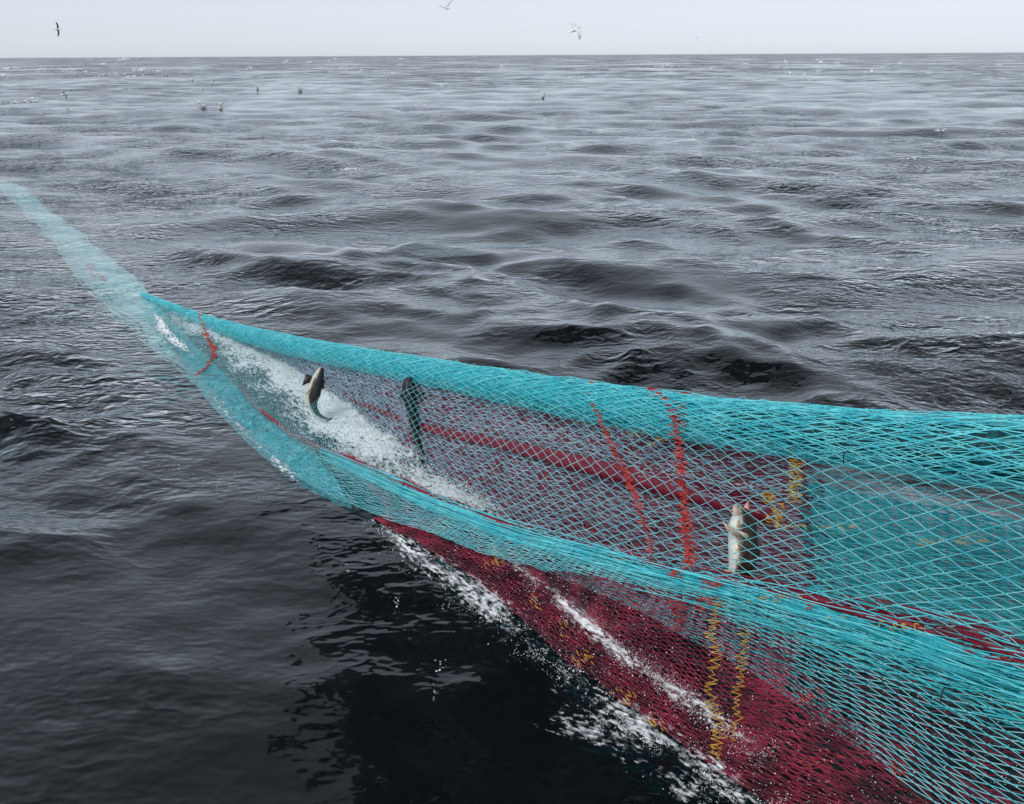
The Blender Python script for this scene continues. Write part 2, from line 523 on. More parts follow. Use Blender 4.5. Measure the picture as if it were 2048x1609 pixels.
parts = []
tube = Tube(ROLLC, rho)
for lay, (sc_, tw, cell, rows, r) in enumerate([
        (1.00, 0.9, [(0, .05), (3, .09), (5, .13), (9, .19)], 34, .0030),
        (0.93, -1.3, [(0, .06), (3, .11), (5, .15), (9, .22)], 30, .0030),
        (0.88, 0.4, [(0, .07), (3, .13), (5, .20), (9, .30)], 44, .0028),
        (0.82, 1.7, [(0, .06), (3, .10), (5, .16), (9, .24)], 36, .0030),
        (1.05, 0.2, [(0, .08), (3, .12), (5, .17), (9, .24)], 22, .0030)]):
    tb = Tube(ROLLC, rho * sc_)
    us = u_steps(tb, cell, 0, 9, 0.25)
    rows += rows % 2
    P = net_knots(tb, us, lambda u, k, tw=tw, rows=rows: k / rows + 0.03 * u * tw, rows + 1, 0.0065, ujit=0.006)
    P[:, -1] = P[:, 0]
    kp = rng.random(P.shape[:2]) < np.clip(1 - (us - 5.6) * .22, .78, 1)[:, None] if lay else None
    parts.append(net_bars(P, r, kp))
v, f = join(parts)
tag(build('gathered_top_roll', v, f, M_CYAN, NET), kind='stuff')

# packed netting inside the roll, its darker teal painting shade between the strands
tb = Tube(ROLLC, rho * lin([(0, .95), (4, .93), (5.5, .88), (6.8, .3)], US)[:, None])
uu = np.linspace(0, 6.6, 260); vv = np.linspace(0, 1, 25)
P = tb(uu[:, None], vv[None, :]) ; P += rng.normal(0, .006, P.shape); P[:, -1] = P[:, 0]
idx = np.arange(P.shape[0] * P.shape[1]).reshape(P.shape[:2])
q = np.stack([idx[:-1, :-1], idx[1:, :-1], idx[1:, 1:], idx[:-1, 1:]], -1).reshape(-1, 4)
build('shade_toned_netting_core', P.reshape(-1, 3), q, M_TEAL, NET)

M_GAPSHADE = twine('gap_shade_twine', (0.003, 0.045, 0.05), (0.008, 0.15, 0.16), 11.0)  # darkest teal: shade in the roll's open gaps, painted into the core colour
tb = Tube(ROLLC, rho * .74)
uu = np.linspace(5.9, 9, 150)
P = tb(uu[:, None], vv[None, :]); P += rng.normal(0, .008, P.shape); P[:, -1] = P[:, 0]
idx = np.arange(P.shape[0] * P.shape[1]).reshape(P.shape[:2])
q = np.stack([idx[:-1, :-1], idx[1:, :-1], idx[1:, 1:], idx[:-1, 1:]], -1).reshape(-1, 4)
build('shade_toned_netting_core', P.reshape(-1, 3), q, M_GAPSHADE, NET)

# --- front sheet: from the top ridge over the lower fold and down to its hem
n_front = np.zeros_like(R)
M1 = R * 0.66 + L * 0.34; M2 = R * 0.33 + L * 0.67
sag = lin([(0, 0), (2, .04), (5, .10), (9, .12)], US)[:, None]
M1 = M1 - np.array([[0, 0, 1.0]]) * sag * 0.7 ; M2 = M2 - np.array([[0, 0, 1.0]]) * sag
H1 = L * 0.55 + H * 0.45
H1 = H1 - e_h * lin([(0, 0), (3, .05), (9, .12)], US)[:, None]
RF = ROLLC + rho * 1.12 * (-e_h * 0.93 + np.array([[0, 0, .30]]))
M1 = M1 - e_h * rho * 0.55
FRONT = Sheet([R + np.array([[0, 0, .012]]), RF, M1, M2, L, H1, H])

NRL = lambda u: lin([(0, 38), (2, 38), (4, 36), (6, 31), (9, 28)], u)
ROWS = 78
def vfront(u, k):
    a = NRL(u)
    x = k / a                                        # a shorter first stretch, over the roll
    w = np.where(x < .16, x / .16, 1 + 3 * (x - .16) / .84)
    return np.where(k <= a, w, 4.0 + 2.0 * (k - a) / (ROWS - 1 - a))
us = u_steps(FRONT, [(0, .026), (1, .032), (2, .042), (3, .057), (4, .073), (6, .094), (9, .108)], 0.02, 9, 1.0)
P = net_knots(FRONT, us, vfront, ROWS, 0.0035, ujit=0.004)
# slack: the sheet ripples a little
nz = vnoise(P, 0.7, 3) * 0.025 + vnoise(P, 2.1, 5) * 0.008
P = P + np.array([0, -0.6, 0.8]) * nz[..., None]
FRONT_P, FRONT_US = P, us
RAD_TAB = [(0, .0011), (1.5, .0014), (3, .0019), (4.5, .0023), (9, .0026)]
def net_bars_u(P, us, phase=0):
    nu, nv = P.shape[:2]
    I, K = np.meshgrid(np.arange(nu - 1), np.arange(nv), indexing='ij')
    A, Bq, rr = [], [], []
    for s in (1, -1):
        ok = ((I + K + phase) % 2 == 0) & (K + s >= 0) & (K + s < nv)
        A.append(P[I[ok], K[ok]]); Bq.append(P[I[ok] + 1, K[ok] + s]); rr.append(lin(RAD_TAB, us[I[ok]]))
    return bars(np.concatenate(A), np.concatenate(Bq), np.concatenate(rr))
v, f = net_bars_u(P, us)
tag(build('front_netting', v, f, M_FRONT, NET), kind='stuff')
I, K = np.meshgrid(np.arange(P.shape[0]), np.arange(P.shape[1]), indexing='ij')
ok = ((I + K) % 2 == 0) & (us[:, None] > 4.5)
v, f = octas(P[ok], 0.0056)
tag(build('twine_knots', v, f, M_TEAL, NET, smooth=False), kind='stuff')

# --- far wall: maroon webbing on the left, teal on the right, hanging from the roll to the water
MIDB = ROLLC * 0.5 + B * 0.5 + e_h * lin([(0, 0), (3, .05), (9, .1)], US)[:, None]
BL = B.copy(); BL[:, 2] -= 0.08
FAR = Sheet([ROLLC, MIDB, BL])
U_SPLIT = 6.35
def far_net(name, mat, u0, u1, cell, rows, r, jit, vr=(0, 2), off=0.0, keep=None, kind='stuff'):
    us = u_steps(FAR, cell, u0, u1, 1.0)
    P = net_knots(FAR, us, lambda u, k: vr[0] + (vr[1] - vr[0]) * k / (rows - 1) + 0 * u, rows, jit, ujit=0.002)
    P = P + np.array([0, -off, off * 0.4]) + np.array([0, 1, 0.3]) * (vnoise(P, .5, 11) * 0.05)[..., None]
    v, f = net_bars(P, r, keep(us, rows) if keep else None)
    return tag(build(name, v, f, mat, NET), kind=kind)
far_net('maroon_far_wall', M_MAROON, 0.9, U_SPLIT + .14, [(0, .05), (3, .05), (7, .06)], 92, .0062, .004,
        keep=lambda us, n: rng.random((len(us), n)) < np.clip((U_SPLIT + .16 - us) / .2, 0, 1)[:, None])
far_net('blue_strand_layer', M_BLUE, 0.9, U_SPLIT, [(0, .09), (3, .12), (7, .15)], 74, .0025, .006, off=.05,
        keep=lambda us, n: rng.random((len(us), n)) < 0.85)
far_net('teal_far_wall', M_TEALB, U_SPLIT - .05, 9, .075, 124, .0050, .004, vr=(0.52, 2))
far_net('teal_sparse_wall', M_CYAN, U_SPLIT, 9, .12, 70, .0027, .006, vr=(0.1, 2), off=.06)

# wide maroon webbing strip sewn along the far wall
SEAMP = [(700, 800), (860, 858), (1000, 888), (1150, 925), (1300, 962), (1420, 992), (1545, 1022)]
SEAMW = [5, 14, 22, 32, 41, 47, 52]
rows_ = []
for (px, py), w in zip(SEAMP, SEAMW):
    u, vq = FAR.find(px, py, (1, 8))
    c = FAR(u, vq)
    depth = project(c)[2] - 0.07
    rows_.append([PD(px, py + w * s, depth) for s in (-0.5, -0.17, 0.17, 0.5)])
rows_ = np.array(rows_)
st = curve_eval(rows_.reshape(len(rows_), 12), np.linspace(0, len(rows_) - 1, 90)).reshape(90, 4, 3)
st += rng.normal(0, .004, st.shape)
idx = np.arange(90 * 4).reshape(90, 4)
q = np.stack([idx[:-1, :-1], idx[1:, :-1], idx[1:, 1:], idx[:-1, 1:]], -1).reshape(-1, 4)
o = build('maroon_seam_strip', st.reshape(-1, 3), q, M_STRIP, NET)
sm = o.modifiers.new('thick', 'SOLIDIFY'); sm.thickness = 0.012

# --- maroon sheet below the lower fold, spreading onto the water
D1 = L * 0.45 + FW * 0.55 + e_h * 0.05
LOWER = Sheet([L + e_h * 0.06, D1, FW, O])
def lower_net(name, mat, u0, u1, cell, rows, r, jit, vr=(0, 3), lift=0.0, keep=None):
    us = u_steps(LOWER, cell, u0, u1, 1.5)
    P = net_knots(LOWER, us, lambda u, k: vr[0] + (vr[1] - vr[0]) * k / (rows - 1) + 0 * u, rows, jit, ujit=.003)
    P[..., 2] += lift + vnoise(P, 1.1, 23) * 0.018
    v, f = net_bars(P, r, keep(us, rows) if keep else None)
    return tag(build(name, v, f, mat, NET), kind='stuff')
lower_net('maroon_lower_sheet', M_CRIM, 2.9, 6.5, .055, 92, .0031, .004, lift=.012)
lower_net('maroon_wide_mesh', M_CRIM, 6.3, 9, .10, 60, .0030, .006, lift=.012)
lower_net('maroon_wide_mesh', M_CRIM, 6.2, 9, .07, 70, .0030, .008, vr=(1.2, 3), lift=.0)

# --- lower fold: maroon rope and a bunch of cyan strands along it
def tube_mesh(path, rad, sides=8, lump=0.0):
    path = np.asarray(path, float); n = len(path)
    T = np.gradient(path, axis=0); T /= np.linalg.norm(T, axis=1, keepdims=True)
    a = np.cross(T, [0, 0, 1.0]); a /= np.maximum(np.linalg.norm(a, axis=1, keepdims=True), 1e-6)
    b = np.cross(a, T)
    rad = np.broadcast_to(np.asarray(rad, float), (n,))
    an = np.linspace(0, 2 * math.pi, sides, endpoint=False)
    V = path[:, None] + (a[:, None] * np.cos(an)[None, :, None] + b[:, None] * np.sin(an)[None, :, None]) * rad[:, None, None]
    if lump: V = V + rng.normal(0, lump, V.shape)
    idx = np.arange(n * sides).reshape(n, sides); j = np.roll(idx, -1, 1)
    q = np.stack([idx[:-1], idx[1:], j[1:], j[:-1]], -1).reshape(-1, 4)
    return V.reshape(-1, 3), q

uu = np.linspace(1.3, 9, 420)
path = curve_eval(L + e_h * 0.02 - np.array([[0, 0, .03]]), uu)
path = path + np.stack([np.sin(uu * 7), np.cos(uu * 5), np.sin(uu * 11)], -1) * 0.012
v, f = tube_mesh(path, lin([(1.3, .02), (2.5, .032), (3.6, .03), (5, .018), (6, .02), (7.2, .03), (9, .03)], uu), 8, .002)
build('maroon_rope', v, f, M_STRIP, NET)

def strands(name, base, u0, u1, n, spread, r, mat, seglen=.9, offset=(0, 0, 0), seed=1):
    """bunched twines running along a fold, wandering and crossing"""
    rg = np.random.default_rng(seed)
    A, Bq = [], []
    for s in range(n):
        ua = rg.uniform(u0, u1); ub = min(u1, ua + rg.uniform(.4, 1.3) * seglen)
        x = np.linspace(ua, ub, 14)
        c = curve_eval(base, x) + np.array(offset)
        sp = np.interp(x, np.linspace(0, 9, 10), spread)
        ph = rg.uniform(0, 6.28, 4); w = rg.uniform(2, 5, 2)
        d = np.stack([np.sin(x * w[0] + ph[0]), np.cos(x * w[0] + ph[1]), np.sin(x * w[1] + ph[2])], -1)
        c = c + d * sp[:, None] * 0.22 + rg.normal(0, .62, 3) * sp.mean()
        A.append(c[:-1]); Bq.append(c[1:])
    v, f = bars(np.concatenate(A), np.concatenate(Bq), r)
    return tag(build(name, v, f, mat, NET), kind='stuff')
uu = np.linspace(2.7, 9, 330)
path = curve_eval(L * .86 + H1 * .14, uu) + np.array([0, .03, -.05])
path = path + np.stack([np.sin(uu * 5), np.cos(uu * 4), np.sin(uu * 7)], -1) * 0.012
v, f = tube_mesh(path, lin([(2.7, .012), (4, .034), (6, .046), (9, .06)], uu), 12, .006)
build('lower_fold_core', v, f, M_TEAL, NET)
spread = lin([(0, .01), (2, .035), (4, .06), (6, .075), (9, .12)], US)
strands('cyan_fold_bunch', L * .8 + H1 * .2, 2.6, 9, 560, spread, .0030, M_CYAN, offset=(0, 0, -.03))
strands('teal_fold_bunch', L * .55 + H1 * .45, 5.6, 9, 380, spread * 1.6, .0026, M_TEALB, offset=(0, .1, -.04), seed=4)
strands('maroon_fold_bunch', L, 5.6, 9, 120, spread * .8, .005, M_STRIP, offset=(0, .06, -.05), seed=5)

# --- wet teal panel at the water's edge on the left
TEALB = Sheet([L - np.array([[0, 0, .02]]), L * .5 + H * .5 + np.array([[0, 0, .02]]), H - np.array([[0, 0, .03]])])
uu = np.linspace(0.1, 3.25, 240); vv = np.linspace(0, 2, 26)
vlim = lin([(0, 0.0), (2.0, 0.0), (2.6, .5), (3.0, 1.1), (3.25, 1.9)], uu)
P = TEALB(uu[:, None], vlim[:, None] + (2 - vlim[:, None]) * vv[None, :] / 2)
P[..., 2] += vnoise(P, 2.5, 31) * 0.015 + rng.normal(0, .006, P.shape[:2]) - 0.03
idx = np.arange(P.shape[0] * P.shape[1]).reshape(P.shape[:2])
q = np.stack([idx[:-1, :-1], idx[1:, :-1], idx[1:, 1:], idx[:-1, 1:]], -1).reshape(-1, 4)
build('wet_teal_webbing', P.reshape(-1, 3), q, M_WET, NET)

# --- the part still under water, trailing away to the left
UPP = [(-60, 335), (30, 362), (110, 428), (200, 505), (255, 552), (300, 590)]
LOW = [(-60, 352), (10, 384), (90, 466), (190, 585), (300, 690), (392, 760)]
A = np.array([PZ(*p) for p in UPP]); Bq = np.array([PZ(*p) for p in LOW])
def submerged(name, n, r, mat, seed, wmean, wsd, depth, tr=(-.4, 4.6)):
    rg = np.random.default_rng(seed)
    As, Bs = [], []
    for k in range(n):
        ta = rg.uniform(*tr) if tr[0] > 0 else -.3 + 4.9 * rg.uniform()**.5; tb_ = ta + (rg.uniform(.25, .8) if tr[0] < 0 else .12)
        x = np.clip(np.linspace(ta, tb_, 9), 0, 5)
        if x[-1] - x[0] < .1: continue
        w = rg.normal(wmean, wsd) + np.cumsum(rg.normal(0, .012, 9))
        if w.max() > .96: continue
        if w.min() < -.22: continue
        pa, pb = curve_eval(A, x), curve_eval(Bq, x)
        p = pa * (1 - w[:, None]) + pb * w[:, None]
        p[:, 0] += vnoise(p[:, :2], .22, 43) * .10 + vnoise(p[:, :2], 1.1, 44) * .025
        z, _, _ = sea(p[:, 0].copy(), p[:, 1].copy(), None, False)
        p[:, 2] = z - 0.03 - depth * rg.uniform(.3, 1.6) - 0.05 * lin([(0, 5.0), (1, 2.0), (3, .8), (4.5, .2), (5, 0)], x)
        As.append(p[:-1]); Bs.append(p[1:])
    v, f = bars(np.concatenate(As), np.concatenate(Bs), r)
    return tag(build(name, v, f, mat, NET), kind='stuff')
submerged('submerged_netting', 1500, .008, M_PALE, 51, .38, .22, .05)
submerged('submerged_netting', 1000, .007, M_PALE, 52, .54, .24, .10)
submerged('submerged_netting', 900, .007, M_PALE, 53, .13, .12, .03)
submerged('submerged_mend', 26, .012, M_RED, 54, .55, .05, .03, (2.75, 3.05))

# --- lacings and mends
def nrm_front(u, vq):
    e = 1e-2
    a = FRONT(np.array(u + e), np.array(vq)) - FRONT(np.array(u - e), np.array(vq))
    b = FRONT(np.array(u), np.array(vq + e)) - FRONT(np.array(u), np.array(vq - e))
    k = np.cross(a, b); k /= np.linalg.norm(k)
    return k if k @ (CAM - FRONT(np.array(u), np.array(vq))) > 0 else -k

def front_pt(px, py, sheet=None, lift=.012):
    sh = sheet or FRONT
    u, vq = sh.find(px, py)
    p = sh(u, vq)
    return p + (CAM - p) / np.linalg.norm(CAM - p) * lift

def zigzag(name, pts, mat, amp, pitch, r=.0035, sheet=None, lift=.045, turns=1):
    base = np.array([front_pt(*p, sheet=sheet, lift=lift) for p in pts])
    n = max(2, int(sum(np.linalg.norm(np.diff(base, axis=0), axis=1)) / 0.02))
    c = curve_eval(base, np.linspace(0, len(base) - 1, n))
    s = np.concatenate([[0], np.cumsum(np.linalg.norm(np.diff(c, axis=0), axis=1))])
    m = max(3, int(s[-1] / pitch))
    parts = []
    for tq in range(turns):
        x = np.linspace(0, s[-1], m)
        d = np.stack([np.interp(x, s, c[:, j]) for j in range(3)], -1)
        side = RI * np.where(np.arange(m) % 2, 1, -1)[:, None] * amp * rng.uniform(.35, 1.45, (m, 1))
        d = d + side + rng.normal(0, amp * .25, d.shape)
        parts.append(bars(d[:-1], d[1:], r))
    v, f = join(parts)
    return build(name, v, f, mat, NET)

def mend(name, px, py, w, h, mat, n=26, r=.004, sheet=None, lift=.045, slope=0.2):
    """a mended spot: short overlapping twines"""
    A, Bq = [], []
    for k in range(n):
        x = px + rng.uniform(-.5, .5) * w; y = py + rng.uniform(-.5, .5) * h
        l_ = min(rng.uniform(.3, .8) * w, rng.uniform(7, 15))
        s = rng.choice([-1, 1]) * rng.uniform(.1, .7)
        try:
            a = front_pt(x, y, sheet, lift); b = front_pt(x + l_ * .6, y + l_ * (slope + s * .4), sheet, lift)
        except Exception:
            continue
        A.append(a); Bq.append(b)
    v, f = bars(np.array(A), np.array(Bq), r)
    return tag(build(name, v, f, mat, NET), kind='stuff')

zigzag('red_lacing', [(402, 622), (404, 645), (418, 680), (430, 700), (428, 715), (412, 735), (392, 750)], M_RED, .035, .05, .009, lift=.05)
zigzag('red_lacing', [(1185, 752), (1182, 772), (1186, 800), (1198, 840), (1212, 870), (1232, 905), (1250, 945), (1268, 990), (1285, 1030), (1296, 1070), (1300, 1112)], M_RED, .024, .022, .005)
zigzag('red_lacing', [(1300, 772), (1330, 800), (1350, 835), (1356, 880), (1360, 930), (1368, 1000), (1374, 1060), (1380, 1130)], M_RED, .032, .011, .0042)
zigzag('red_lacing', [(1246, 935), (1258, 968), (1272, 1000)], M_RED, .035, .012, .004)
for (x, y, w, h, n) in [(1305, 782, 36, 34, 26), (1350, 828, 34, 50, 60), (1368, 778, 22, 12, 10), (1352, 900, 16, 90, 22), (1370, 1050, 22, 60, 40),
                        (1378, 1110, 26, 50, 30), (1345, 1148, 34, 20, 22), (1420, 1168, 40, 18, 30), (1405, 1205, 44, 26, 30), (1352, 1215, 34, 36, 26), (1355, 1250, 22, 26, 16)]:
    mend('red_mend', x, y, w, h, M_RED, n, .0045)
mend('red_mend', 366, 618, 14, 12, M_RED, 14, .006, lift=.03)
mend('red_mend', 1620, 1200 + 14, 16, 12, M_RED, 10, .004)
for (x, y) in [(1940, 1298), (2025, 1325), (1990, 1318)]:
    mend('red_mend', x, y, 34, 12, M_RED, 12, .005)
for (x, y) in [(1594, 908), (1592, 935), (1588, 962), (1584, 990)]:
    mend('yellow_mend', x, y, 26, 30, M_YEL, 34, .0032, lift=-.12)
for (x, y, w, h, n) in [(1530, 995, 24, 20, 50), (1552, 1022, 26, 26, 60), (1548, 1043, 30, 20, 50)]:
    mend('yellow_mend', x, y, w, h, M_YEL, n, .0035, lift=-.14)
for (x, y, w, h, n) in [(1240, 855, 60, 18, 14), (1310, 885, 40, 20, 12), (1270, 868, 40, 12, 8), (1640, 1052, 170, 5, 26), (1900, 1080, 150, 14, 26)]:
    mend('yellow_mend', x, y, w, h, M_YEL, n, .0025, lift=-.12)
zigzag('yellow_lacing', [(1440, 1195), (1428, 1260), (1424, 1330), (1418, 1395), (1436, 1440), (1428, 1495)], M_YEL, .036, .014, .0024, sheet=LOWER, lift=.05)
zigzag('yellow_lacing', [(1490, 1260), (1482, 1330), (1470, 1400), (1468, 1485)], M_YEL, .030, .016, .0022, sheet=LOWER, lift=.05)
for (x, y, w, h, n) in [(985, 1110, 44, 34, 26), (1070, 1200, 20, 30, 8), (1110, 1255, 50, 40, 12), (1165, 1310, 40, 34, 14), (1240, 1395, 50, 30, 14), (1300, 1450, 50, 24, 12), (1425, 1500, 24, 24, 14)]:
    mend('yellow_mend', x, y, w, h, M_YEL, n, .0030, sheet=LOWER, lift=.03, slope=.6)
for (x, y, w, h, n) in [(1540, 1195, 110, 14, 26), (1790, 1250, 110, 12, 24), (1665, 1238, 40, 10, 12)]:
    mend('yellow_mend', x, y, w, h, M_YEL, n, .0035, lift=.02)
for (x, y, w, h, n) in [(1625, 1390, 50, 20, 12), (1790, 1530, 40, 30, 10), (1640, 1510, 90, 40, 12)]:
    mend('orange_mend', x, y, w, h, M_RED, n, .0035, sheet=LOWER, lift=.06, slope=.6)

# ------------------------------------------------------------------ foam
def foam_along(name, pts, width, n, size, up=.05, seed=1, clump=2.0, bias=0.0, label=None, water_z=0.0):
    rg = np.random.default_rng(seed)
    base = np.array([PZ(*p, 0.0) for p in pts])
    wd = np.asarray(width, float)
    m = n * 4
    t = rg.uniform(0, len(base) - 1, m)
    c = curve_eval(base, t)
    T = curve_eval(base, np.clip(t + .02, 0, len(base) - 1)) - curve_eval(base, np.clip(t - .02, 0, len(base) - 1))
    nrm = np.stack([-T[:, 1], T[:, 0], 0 * T[:, 0]], -1); nrm /= np.linalg.norm(nrm, axis=1, keepdims=True)
    w = np.interp(t, np.arange(len(wd)), wd)
    off = rg.normal(0, .42, m)
    P = c + nrm * (off * w)[:, None]
    fl = np.stack([t * 0.55, off * w * 1.0], -1)              # drawn out along the flow
    ridge = 1 - 2.2 * np.abs(vnoise(P[:, :2], clump * 1.3, seed + 9)) 
    dens = vnoise(P[:, :2], clump * .5, seed + 19) * .55 + ridge * .55 + vnoise(P[:, :2], clump * 4, seed + 29) * .3
    keep = dens > rg.normal(bias, .22, m) + np.abs(off) * .55
    P = P[keep][:n]; off = off[keep][:n]
    P[:, 2] = water_z + np.abs(rg.normal(0, 1, len(P))) * up * np.exp(-off**2 * 2)
    r = size * np.exp(rg.normal(0, .45, len(P)))
    v, f = octas(P, r * 0.7, 0.8)
    o = build(name, v, f, M_FOAM, None, smooth=True)
    return tag(o, kind='stuff', label=label)
def foam_film_mat():
    m, n, l = mat_new('foam_film')
    out = n.new('ShaderNodeOutputMaterial'); b = n.new('ShaderNodeBsdfPrincipled'); tr = n.new('ShaderNodeBsdfTransparent')
    b.inputs['Base Color'].default_value = (0.92, 0.93, 0.94, 1); b.inputs['Roughness'].default_value = 0.5
    at = n.new('ShaderNodeAttribute'); at.attribute_name = 'dens'
    fl = n.new('ShaderNodeAttribute'); fl.attribute_name = 'flow'
    def noise(scale, detail, rough=.6):
        t = n.new('ShaderNodeTexNoise'); t.inputs['Scale'].default_value = scale; t.inputs['Detail'].default_value = detail
        t.inputs['Roughness'].default_value = rough; l.new(fl.outputs['Vector'], t.inputs['Vector']); return t.outputs['Fac']
    def mth(op, a, b=None, c=None):
        k = n.new('ShaderNodeMath'); k.operation = op
        for i, x in enumerate((a, b, c)):
            if x is None: continue
            if isinstance(x, (int, float)): k.inputs[i].default_value = x
            else: l.new(x, k.inputs[i])
        return k.outputs[0]
    r1 = mth('SUBTRACT', 0.22, mth('ABSOLUTE', mth('SUBTRACT', noise(7.0, 3), .5)))      # lace
    r2 = mth('SUBTRACT', noise(28.0, 3), .5)
    r3 = mth('SUBTRACT', noise(2.2, 2), .5)
    v = mth('ADD', mth('MULTIPLY', r1, 2.4), mth('ADD', mth('MULTIPLY', r2, 3.0), mth('ADD', mth('MULTIPLY', r3, 2.4), mth('MULTIPLY_ADD', at.outputs['Fac'], 1.45, -1.02))))
    mr = n.new('ShaderNodeMapRange'); mr.interpolation_type = 'SMOOTHSTEP'
    mr.inputs['From Min'].default_value = 0.0; mr.inputs['From Max'].default_value = 0.95
    l.new(v, mr.inputs['Value'])
    mx = n.new('ShaderNodeMixShader'); l.new(mr.outputs[0], mx.inputs[0]); l.new(tr.outputs[0], mx.inputs[1]); l.new(b.outputs[0], mx.inputs[2])
    l.new(mx.outputs[0], out.inputs['Surface'])
    return m
M_FILM = foam_film_mat()

def foam_film(name, pts, width, z, bump, dens, label, seed=1, follow=None):
    """a thin torn layer of foam lying on the water"""
    base = np.array([PZ(*p, 0.0) for p in pts]); wd = np.asarray(width, float)
    n, m = 60 * (len(pts) - 1), 28
    t = np.linspace(0, len(pts) - 1, n); c = curve_eval(base, t)
    T = np.gradient(c, axis=0); nr = np.stack([-T[:, 1], T[:, 0], 0 * t], -1); nr /= np.linalg.norm(nr, axis=1, keepdims=True)
    w = np.interp(t, np.arange(len(wd)), wd); q = np.linspace(-1, 1, m)
    P = c[:, None] + nr[:, None] * (w[:, None] * q[None])[..., None]
    de = np.interp(t, np.arange(len(dens)), dens)[:, None] * np.exp(-(q[None] * 1.55)**2)
    ends = np.clip(np.minimum(t, t[-1] - t) / .5, 0, 1)[:, None]
    de = de * (.3 + .7 * ends)
    P[..., 2] = z + (np.abs(vnoise(P[..., :2], 2.4, seed)) * .7 + np.abs(vnoise(P[..., :2], 7.0, seed + 1)) * .3) * bump * de + rng.normal(0, bump * .05, de.shape)
    s_ = np.concatenate([[0], np.cumsum(np.linalg.norm(np.diff(c, axis=0), axis=1))])
    flow = np.stack(np.broadcast_arrays(s_[:, None] * .5 + seed * 7, (w[:, None] * q[None]), 0.0 * de), -1)
    idx = np.arange(n * m).reshape(n, m)
    o = build(name, P.reshape(-1, 3), np.stack([idx[:-1, :-1], idx[1:, :-1], idx[1:, 1:], idx[:-1, 1:]], -1).reshape(-1, 4), M_FILM)
    a = o.data.attributes.new('dens', 'FLOAT', 'POINT'); a.data.foreach_set('value', de.ravel().astype(np.float32))
    a = o.data.attributes.new('flow', 'FLOAT_VECTOR', 'POINT'); a.data.foreach_set('vector', flow.ravel().astype(np.float32))
    return tag(o, label, kind='stuff')

BAG = [(335, 640), (430, 672), (520, 715), (610, 778), (700, 852), (800, 928), (900, 995), (970, 1040), (1060, 1090)]
foam_film('foam', BAG, [.3, .6, .85, .9, .8, .6, .42, .3, .12], .02, .045, [.65, .95, 1.05, 1.15, 1.1, .95, .8, .7, .4], 'white churned foam on the water inside the net', 3)
foam_film('foam', [(560, 865), (640, 890), (740, 930), (850, 985), (960, 1030)], [.25, .35, .4, .35, .2], .02, .03, [.5, .6, .65, .6, .4], 'thin foam between the maroon rope and the far wall', 5)
STK = [(975, 1105), (1060, 1160), (1130, 1220), (1200, 1285), (1280, 1350), (1360, 1405), (1440, 1450), (1560, 1530)]
foam_film('foam', STK, [.10, .17, .16, .15, .14, .15, .18, .2], .058, .02, [.6, .72, .8, .75, .66, .6, .52, .4], 'white foam streak across the maroon netting', 7)
OUT = [(735, 1045), (830, 1110), (930, 1185), (1010, 1250), (1090, 1320), (1180, 1390), (1300, 1480), (1430, 1570), (1540, 1640)]
foam_film('foam', OUT, [.12, .24, .24, .20, .2, .2, .24, .26, .28], .03, .02, [.4, .68, .62, .48, .42, .40, .48, .54, .6], 'broken foam along the outer edge of the maroon netting', 9)
foam_film('foam', [(1080, 1430), (1200, 1480), (1320, 1540), (1450, 1620)], [.3, .3, .35, .35], .024, .01, [.38, .44, .46, .5], 'scattered foam flecks beside the net at the bottom', 11)
foam_film('foam', [(302, 622), (326, 660), (352, 692), (390, 722)], [.08, .16, .2, .1], .06, .05, [.6, .85, .9, .6], 'white foam where the net leaves the water', 13)
foam_film('foam', [(395, 765), (450, 830), (510, 890), (570, 945), (610, 985)], [.10, .10, .10, .12, .1], .03, .03, [.4, .42, .45, .6, .4], 'white foam along the wet teal webbing', 15)
foam_along('foam_spray', BAG, [.2, .5, .75, .8, .72, .5, .34, .22, .08], 15000, .0055, .09, 3, 2.2, -.45, 'fine white spray over the foam inside the net')
foam_along('foam_spray', STK, [.14, .2, .2, .2, .2, .2, .22, .24], 5000, .0028, .03, 7, 3.0, -.1, 'fine white drops along the foam streak', .05)
foam_along('foam_spray', OUT, [.12, .3, .3, .26, .24, .24, .26, .26, .3], 3600, .0028, .01, 9, 3.4, .1, 'fine white drops along the outer net edge', .02)
foam_along('foam_fleck', [(300, 905), (370, 950), (430, 975), (520, 1010), (600, 1040), (660, 1100), (700, 1150)], [.25, .3, .3, .2, .12, .1, .1], 150, .005, .004, 17, 3, .5, 'few foam flecks drifting beside the net', .015)
for i, (x, y) in enumerate([(875, 1335), (868, 1385), (790, 1210)]):
    foam_along('foam_fleck', [(x, y - 14), (x + 5, y), (x - 2, y + 22)], [.04, .05, .03], 14, .005, .003, 30 + i, 3, .0, None, .015)

rg = np.random.default_rng(91)
u_ = rg.uniform(3.6, 8.6, 3600); v_ = rg.uniform(.5, 3, 3600)
v, f = octas(LOWER(u_, v_) + np.array([0, 0, .022]), .0022 * np.exp(rg.normal(0, .4, 3600)))  # small white lumps strewn at random over the lower netting
tag(build('white_specks', v, f, M_FOAM), 'tiny white specks scattered over the maroon netting', kind='stuff')
for pts in ([(1692, 902), (1690, 912), (1684, 930)], [(1800, 1338), (1780, 1340), (1768, 1350), (1768, 1372)], [(1896, 1376), (1886, 1382), (1882, 1408)]):
    c = curve_eval(np.array([front_pt(*p, lift=.03) for p in pts]), np.linspace(0, len(pts) - 1, 12))
    v, f = tube_mesh(c, .0035, 5)
    build('loose_dark_end', v, f, M_DARK, NET)

